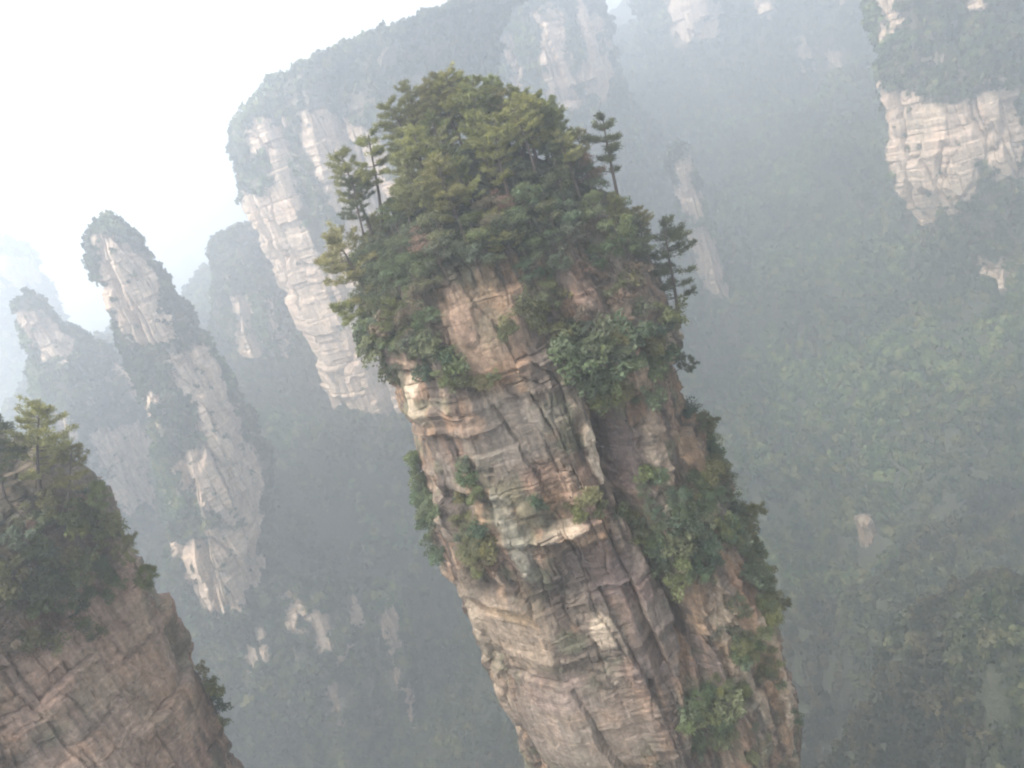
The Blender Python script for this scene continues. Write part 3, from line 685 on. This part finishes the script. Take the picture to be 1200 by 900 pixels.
# patches of shrubs: centre, half axes along the picture's lean, number, size, look, label
def patch(bv, px, py, rx, ry, n, s0, s1, meshes, cols, label, group, gap=.7):
    got = []; tries = 0; n = int(round(n*.9))
    while len(got) < n and tries < n*30:
        tries += 1
        a = rnd.uniform(0, 6.283); r = math.sqrt(rnd.random())
        u, t = rx*r*math.cos(a), ry*r*math.sin(a)
        x, y = px+u*.95+t*.30, py+t*.95-u*.30
        p, nr = hit(bv, x, y)
        if p is None: continue
        s = rnd.uniform(s0, s1)
        if any((p-g_).length < gap*(s+s2)*.5 for g_, s2 in got): continue
        got.append((p, s))
        shrub(rnd.choice(meshes), p+nr*.25, s*1.8/2.6, label, group, cols, (nr.x*.7, nr.y*.7, nr.z*.7+.7))
SM, TW = SHRUBS, TWIGS
PATCHES = [
    (690, 420, 45, 40, 14, 2.0, 3.4, SM, C_BROAD, 'green shrub in the thick bushes right of the pale blocky upper face', 'shrubs right of the blocky face'),
    (735, 440, 40, 42, 14, 2.0, 3.6, SM, C_BROAD+C_OLIVE, 'leafy shrub in the bushes below the right end of the summit trees', 'shrubs under the right summit end'),
    (715, 450, 25, 22, 6, 1.8, 2.8, SM, C_BRIGHT, 'bright green shrub at the lower lip of the thick central bushes', 'bright shrubs at the central lip'),
    (636, 375, 26, 45, 10, 1.4, 2.6, SM+TW, C_OLIVE, 'olive shrub trailing down the right side of the blocky upper face', 'shrubs trailing beside the blocky face'),
    (590, 385, 10, 8, 2, 1.2, 1.7, SM, C_OLIVE, 'small olive tuft stuck on the pale blocky upper face', 'tufts on the blocky face'),
    (705, 345, 45, 22, 9, 1.4, 2.4, TW, C_BROWN+C_OLIVE, 'bare twiggy shrub hanging under the right summit trees', 'twiggy shrubs under the summit'),
    (776, 395, 18, 48, 9, 1.4, 2.6, SM+TW, C_DARK+C_BROAD, 'dark shrub on the right rim below the flat tiered pine', 'shrubs on the upper right rim'),
    (446, 410, 16, 36, 9, 1.8, 3.0, SM, C_BROAD, 'bush hanging off the left rim below the summit', 'bushes on the upper left rim'),
    (522, 436, 18, 13, 4, 1.8, 2.6, SM, C_DARK+C_BROAD, 'dark rounded bush just above the pale streak of rock', 'dark bushes above the pale streak'),
    (487, 392, 26, 24, 8, 1.5, 2.6, SM+TW, C_BROAD+C_BROWN, 'bush on the brown ledges left of the blocky upper face', 'bushes left of the blocky face'),
    (565, 445, 35, 9, 6, 1.0, 1.8, SM+TW, C_OLIVE, 'low olive bush on the ledge under the blocky upper face', 'bushes under the blocky face'),
    (486, 545, 7, 66, 18, 1.2, 2.2, SM, C_BROAD, 'bush overhanging the haze from the left edge at mid height', 'bushes along the left edge'),
    (512, 622, 11, 40, 10, 1.2, 2.1, SM, C_BROAD+C_DARK, 'bush crowding the left edge above the bare lower slab', 'bushes above the lower slab edge'),
    (552, 622, 20, 46, 13, 1.2, 2.1, SM+TW, C_OLIVE+C_DARK, 'olive shrub in the patch left of the smooth greenish plate', 'shrubs left of the greenish plate'),
    (572, 655, 28, 16, 8, 1.3, 2.2, SM+TW, C_OLIVE+C_BROWN, 'shrub on the ledge right above the tan lower slab', 'shrubs on the ledge over the tan slab'),
    (557, 568, 8, 26, 4, 1.4, 2.0, SM, C_BROAD, 'green shrub in the crack above the olive patch', 'shrubs in the crack'),
    (637, 590, 13, 8, 3, 1.3, 2.0, SM, C_DARK+C_BROWN, 'dark shrub perched on the pale lip of rock mid face', 'shrubs on the pale lip'),
    (687, 600, 20, 12, 5, 1.2, 2.0, SM, C_OLIVE, 'yellowish shrub at the right end of the pale lip', 'yellowish shrubs beside the lip'),
    (770, 556, 22, 9, 5, 1.2, 1.9, SM, C_OLIVE+C_BRIGHT, 'yellow green tuft in a row right of the dark crevice', 'tufts right of the crevice'),
    (745, 612, 22, 26, 9, 1.4, 2.3, SM, C_OLIVE+C_BROAD, 'shrub in the patch below the dark crevice', 'shrubs below the crevice'),
    (800, 655, 34, 42, 17, 1.6, 2.8, SM, C_BROAD+C_DARK, 'shrub in the dense diagonal belt across the right flank', 'shrubs in the diagonal belt'),
    (832, 598, 34, 42, 15, 1.5, 2.6, SM+TW, C_BROAD+C_OLIVE, 'shrub on the steps above the diagonal belt of the right flank', 'shrubs above the diagonal belt'),
    (880, 640, 20, 50, 14, 1.6, 2.8, SM, C_OLIVE+C_BROAD, 'bush along the right edge at mid height', 'bushes along the right edge'),
    (845, 545, 16, 34, 8, 1.3, 2.3, SM+TW, C_DARK+C_OLIVE, 'small bush on the right edge above mid height', 'bushes on the upper right edge'),
    (815, 480, 12, 34, 7, 1.3, 2.3, SM+TW, C_OLIVE+C_DARK, 'small bush on the right edge beside the thick central bushes', 'bushes right of the central bushes'),
    (902, 700, 14, 26, 7, 1.7, 2.7, SM, C_OLIVE, 'yellow olive bush bulging from the right edge low down', 'yellow olive bushes on the right edge'),
    (868, 758, 20, 22, 7, 1.3, 2.2, SM, C_BRIGHT+C_BROAD, 'bright green bush on the low right flank above the big clump', 'bright bushes low on the right flank'),
    (832, 850, 36, 36, 17, 1.6, 2.8, SM, C_BRIGHT+C_BROAD, 'bright green bush in the big clump at the picture bottom', 'bushes of the big bottom clump'),
    (914, 800, 8, 70, 10, .9, 1.5, SM+TW, C_OLIVE+C_BROAD, 'small bush on the lowest right edge beside the pale strip', 'bushes of the lowest right edge'),
    (858, 800, 22, 22, 5, 1.0, 1.8, TW+SM, C_OLIVE, 'thin olive shrub just over the big bottom clump', 'thin shrubs over the bottom clump'),
]
for p_ in PATCHES: patch(mbvh, *p_)

# summit trees of the main spire
CANOPY = [(440, 420), (424, 350), (416, 300), (438, 250), (470, 205), (454, 112), (500, 97), (535, 88), (600, 108), (640, 125), (672, 152), (692, 190), (702, 222), (738, 242), (760, 300), (785, 365), (640, 420)]
d0 = np.array([(x, y) for x, y in CANOPY], float)
cand = mv[(mv[:, 2] > -27) & (mv[:, 1] < MAINY+7)]
cand = cand[rng.permutation(len(cand))]
placed = []; npine = nbro = 0
for p in cand:
    p = Vector(p); px, py = proj(np.array(p)[None]); px, py = float(px[0]), float(py[0])
    upper = py < 330-.3*(px-440)                            # nearer the crest
    crest = p.z > -13
    front_bare = inpoly([px], [py], [(515, 330), (600, 318), (640, 360), (640, 450), (540, 450), (505, 380)])[0]
    low_right = inpoly([px], [py], [(650, 335), (790, 320), (830, 460), (650, 460)])[0]
    if front_bare or low_right: continue
    pine = crest and rnd.random() < .86 or rnd.random() < .16
    gap = 2.9 if pine else 2.1
    if any((p-o).length < (gap+g_)*.5 for o, g_ in placed): continue
    H = rnd.uniform(7.0, 10.5) if pine else rnd.uniform(3.2, 5.8)
    while H > 2:
        t = p+Vector((0, 0, H*.96)); tx, ty = proj(np.array(t)[None])
        if inpoly(tx, ty, CANOPY)[0]: break
        H -= .5
    if H <= 2: continue
    placed.append((p, gap))
    if pine:
        npine += 1
        if p.z > -9.5: lab, grp = 'tall pine in the packed stand along the summit crest', 'pines of the summit crest'
        elif px < 560: lab, grp = 'pine on the left slope of the summit under the crest stand', 'pines of the left summit slope'
        else: lab, grp = 'pine on the right slope of the summit under the crest stand', 'pines of the right summit slope'
        tree('pine_tree', rnd.choice(PINES), p-Vector((0, 0, .3)), H/9, lab, 'pine', grp, C_PINE)
    else:
        nbro += 1
        if px < 520: lab, grp = 'rounded broadleaf tree on the left shoulder of the summit', 'broadleaf trees of the left shoulder'
        elif px < 640: lab, grp = 'leafy broadleaf tree just above the pale blocky upper face', 'broadleaf trees above the blocky face'
        else: lab, grp = 'leafy broadleaf tree on the right shoulder of the summit', 'broadleaf trees of the right shoulder'
        br = rnd.random()
        tree('broadleaf_tree', rnd.choice(BROADS), p-Vector((0, 0, .3)), H/6, lab, 'tree', grp, C_BRIGHT if br < .08 else C_BROWN if br < .14 else C_BROAD)
print('summit', npine, nbro, 'shrubs', sum(o.name.startswith('shrub') for o in COL.objects))

def special(base, top, Y, meshes, label, cols, H0=9.0, name='pine_tree'):
    """one tree standing between two seen points"""
    b, t = P(*base, Y), P(*top, Y); d = t-b
    return tree(name, meshes, b, d.length/H0, label, 'pine', None, cols, tilt=tuple(d))
special((450, 275), (428, 158), 112, PINE_BARE, 'tallest of the three slim pines leaning out left of the summit', C_PINE)
special((436, 280), (408, 178), 110, PINES[1], 'middle one of the three slim pines left of the summit', C_PINE)
special((428, 285), (402, 215), 108, PINES[4], 'lowest, outermost of the three slim pines left of the summit', C_DKPINE)
special((452, 385), (396, 272), 108, PINES[2], 'crooked pine reaching out over the haze at the left rim', C_PINE)
special((436, 378), (400, 350), 106, PINE_SMALL[0], 'drooping pine bough tip low on the left rim', C_PINE, 4.0)
special((727, 262), (712, 138), 112, PINE_BARE, 'lone slim pine with bare trunk standing clear of the canopy', C_DKPINE)
for b_, t_, m_, lb in [((492, 190), (470, 104), 4, 'wispy pine at the left end of the summit crest'), ((520, 180), (505, 92), 0, 'pine just left of the highest crest pine'), ((556, 180), (534, 84), 2, 'highest pine of the summit crest, slightly left of its middle'),
                       ((600, 190), (585, 100), 1, 'pine just right of the highest crest pine'), ((648, 200), (640, 120), 3, 'pine at the right end of the summit crest')]:
    special(b_, t_, MAINY, PINES[m_], lb, C_PINE)
special((796, 385), (778, 268), 110, PINE_TIER, 'dark pine with flat tiers standing at the right rim', C_DKPINE)
special((790, 436), (812, 420), 108, PINE_SMALL[1], 'tiny pine poking sideways from the right rim', C_DKPINE, 4.0)
special((816, 504), (838, 488), 108, PINE_SMALL[0], 'small pine poking from the right edge at mid height', C_OLIVE, 4.0)
special((862, 612), (890, 592), 108, PINE_SMALL[1], 'small pine leaning from the right edge below mid height', C_OLIVE, 4.0)
special((884, 724), (912, 696), 108, PINE_SMALL[0], 'olive pine leaning from the low right edge', C_OLIVE, 4.0)

# small trees rooted on the steps of the right flank
def grove(bv, px, py, rx, ry, n, h0, h1, label, group, cols, gap=1.6):
    got = []; tries = 0
    while len(got) < n and tries < 60*n:
        tries += 1; a = rnd.uniform(0, 6.283); r = math.sqrt(rnd.random()); u, t = rx*r*math.cos(a), ry*r*math.sin(a)
        p, nr = hit(bv, px+u*.95+t*.3, py+t*.95-u*.3)
        if p is None or any((p-g_).length < gap for g_ in got): continue
        got.append(p)
        tree('broadleaf_tree', rnd.choice(BROADS), p-nr*.2, rnd.uniform(h0, h1)/6, label, 'tree', group, cols, tilt=(nr.x*.55, nr.y*.55, 1))
for g_ in [(700, 425, 42, 40, 5, 2.2, 3.4, 'small leafy tree rising from the thick bushes on the upper right face', 'small trees of the upper right face', C_BROAD),
           (748, 440, 34, 40, 6, 2.2, 3.4, 'small tree between the central bushes and the right rim', 'small trees near the right rim', C_BROAD+C_OLIVE),
           (812, 640, 44, 55, 14, 3, 4.6, 'small tree in the leafy belt down the right flank', 'small trees of the right flank belt', C_BROAD+C_DARK),
           (876, 640, 16, 62, 10, 3, 4.4, 'small tree along the right edge over the hazy valley', 'small trees of the right edge', C_OLIVE+C_BROAD),
           (880, 760, 22, 50, 8, 2.6, 3.8, 'small tree low on the right flank beside the pale corner strip', 'small trees low on the right flank', C_BROAD+C_OLIVE),
           (830, 855, 36, 36, 9, 3, 4.6, 'bright leafy tree in the big clump at the picture bottom', 'trees of the bottom clump', C_BRIGHT),
           (488, 545, 6, 66, 7, 2.0, 3.0, 'small tree leaning over the left edge at mid height', 'small trees of the left edge', C_BROAD),
           (552, 625, 18, 44, 6, 1.8, 2.8, 'small olive tree in the patch left of the greenish plate', 'small trees left of the plate', C_OLIVE)]:
    grove(mbvh, *g_)
for g_ in [(840, 560, 22, 46, 9, 2.2, 3.6, 'small tree on the upper right flank below the thick bushes', 'small trees of the upper right flank', C_BROAD+C_OLIVE), (905, 720, 10, 50, 8, 2.4, 3.8, 'yellowish small tree on the low right edge over the dark forest', 'yellowish trees of the low right edge', C_OLIVE), (875, 850, 26, 50, 9, 2.0, 3.2, 'small tree right of the big bottom clump', 'small trees right of the bottom clump', C_BROAD+C_OLIVE), (780, 600, 28, 40, 8, 2.0, 3.2, 'small tree just right of the dark groove', 'small trees right of the groove', C_BROAD+C_BRIGHT)]:
    grove(mbvh, *g_)

# left cliff plants
LP = [
    (62, 650, 74, 48, 30, 1.2, 2.4, SM, C_BROAD+C_OLIVE, 'shrub in the dense patch over the lower left cliff', 'shrubs of the left cliff patch'),
    (76, 692, 64, 36, 22, 1.1, 2.1, SM, C_BROAD+C_BRIGHT, 'greener shrub low in the patch of the left cliff', 'greener shrubs of the left cliff'),
    (25, 728, 44, 48, 18, 1.1, 2.0, TW+SM, C_OLIVE+C_BROWN, 'thin shrub at the picture\'s left edge above the red rock', 'thin shrubs of the left cliff'),
    (60, 600, 50, 16, 10, 1.0, 1.7, SM+TW, C_DARK+C_OLIVE+C_BROWN, 'low shrub under the pines of the left cliff', 'dark shrubs under the left pines'),
    (240, 800, 8, 22, 5, 1.2, 2.0, SM, C_OLIVE, 'small bush on the left cliff\'s outer edge low down', 'bushes on the left cliff edge'),
    (258, 838, 7, 22, 5, 1.2, 2.0, SM, C_DARK+C_OLIVE, 'small dark bush lowest on the left cliff\'s outer edge', 'dark bushes on the left cliff edge'),
    (110, 740, 25, 18, 5, .9, 1.6, TW, C_OLIVE, 'sparse twiggy shrub on the red rock of the left cliff', 'twiggy shrubs on the red rock'),
]
for p_ in LP: patch(lbvh, *p_)
special((50, 592), (30, 476), 90, PINES[2], 'tallest pine on the lower left cliff with an open crown', C_PINE)
special((5, 590), (-2, 492), 88, PINES[0], 'pine cut by the left picture edge on the near cliff', C_DKPINE)
special((78, 600), (82, 528), 89, PINES[4], 'bushy pine right of the tallest pine on the left cliff', C_PINE)
special((105, 600), (128, 568), 89, PINE_SMALL[0], 'low pine bough reaching right from the left cliff top', C_PINE, 4.0)
special((130, 660), (160, 640), 89, PINE_SMALL[1], 'upper small pine leaning off the left cliff edge', C_OLIVE, 4.0)
special((155, 690), (185, 664), 89, PINE_SMALL[0], 'lower small pine leaning off the left cliff edge', C_OLIVE, 4.0)

# ------------------------------------------------------------------ haze
hv = np.array([(x, y, z) for z in (-460, 95) for y in (-330, 1540) for x in (-920, 1020)], float)*K
hf = np.array([(0, 2, 3, 1), (4, 5, 7, 6), (0, 1, 5, 4), (2, 6, 7, 3), (0, 4, 6, 2), (1, 3, 7, 5)])
m, t, out = mat('haze'); pv = N(t, 'ShaderNodeVolumePrincipled', Density=HAZE_DENSITY, Anisotropy=HAZE_G); pv.inputs['Color'].default_value = (*HAZE_COLOR, 1)
t.links.new(pv.outputs[0], out.inputs['Volume'])
tag(link('haze', mesh_np('haze', hv, hf, m, False)), kind='stuff')
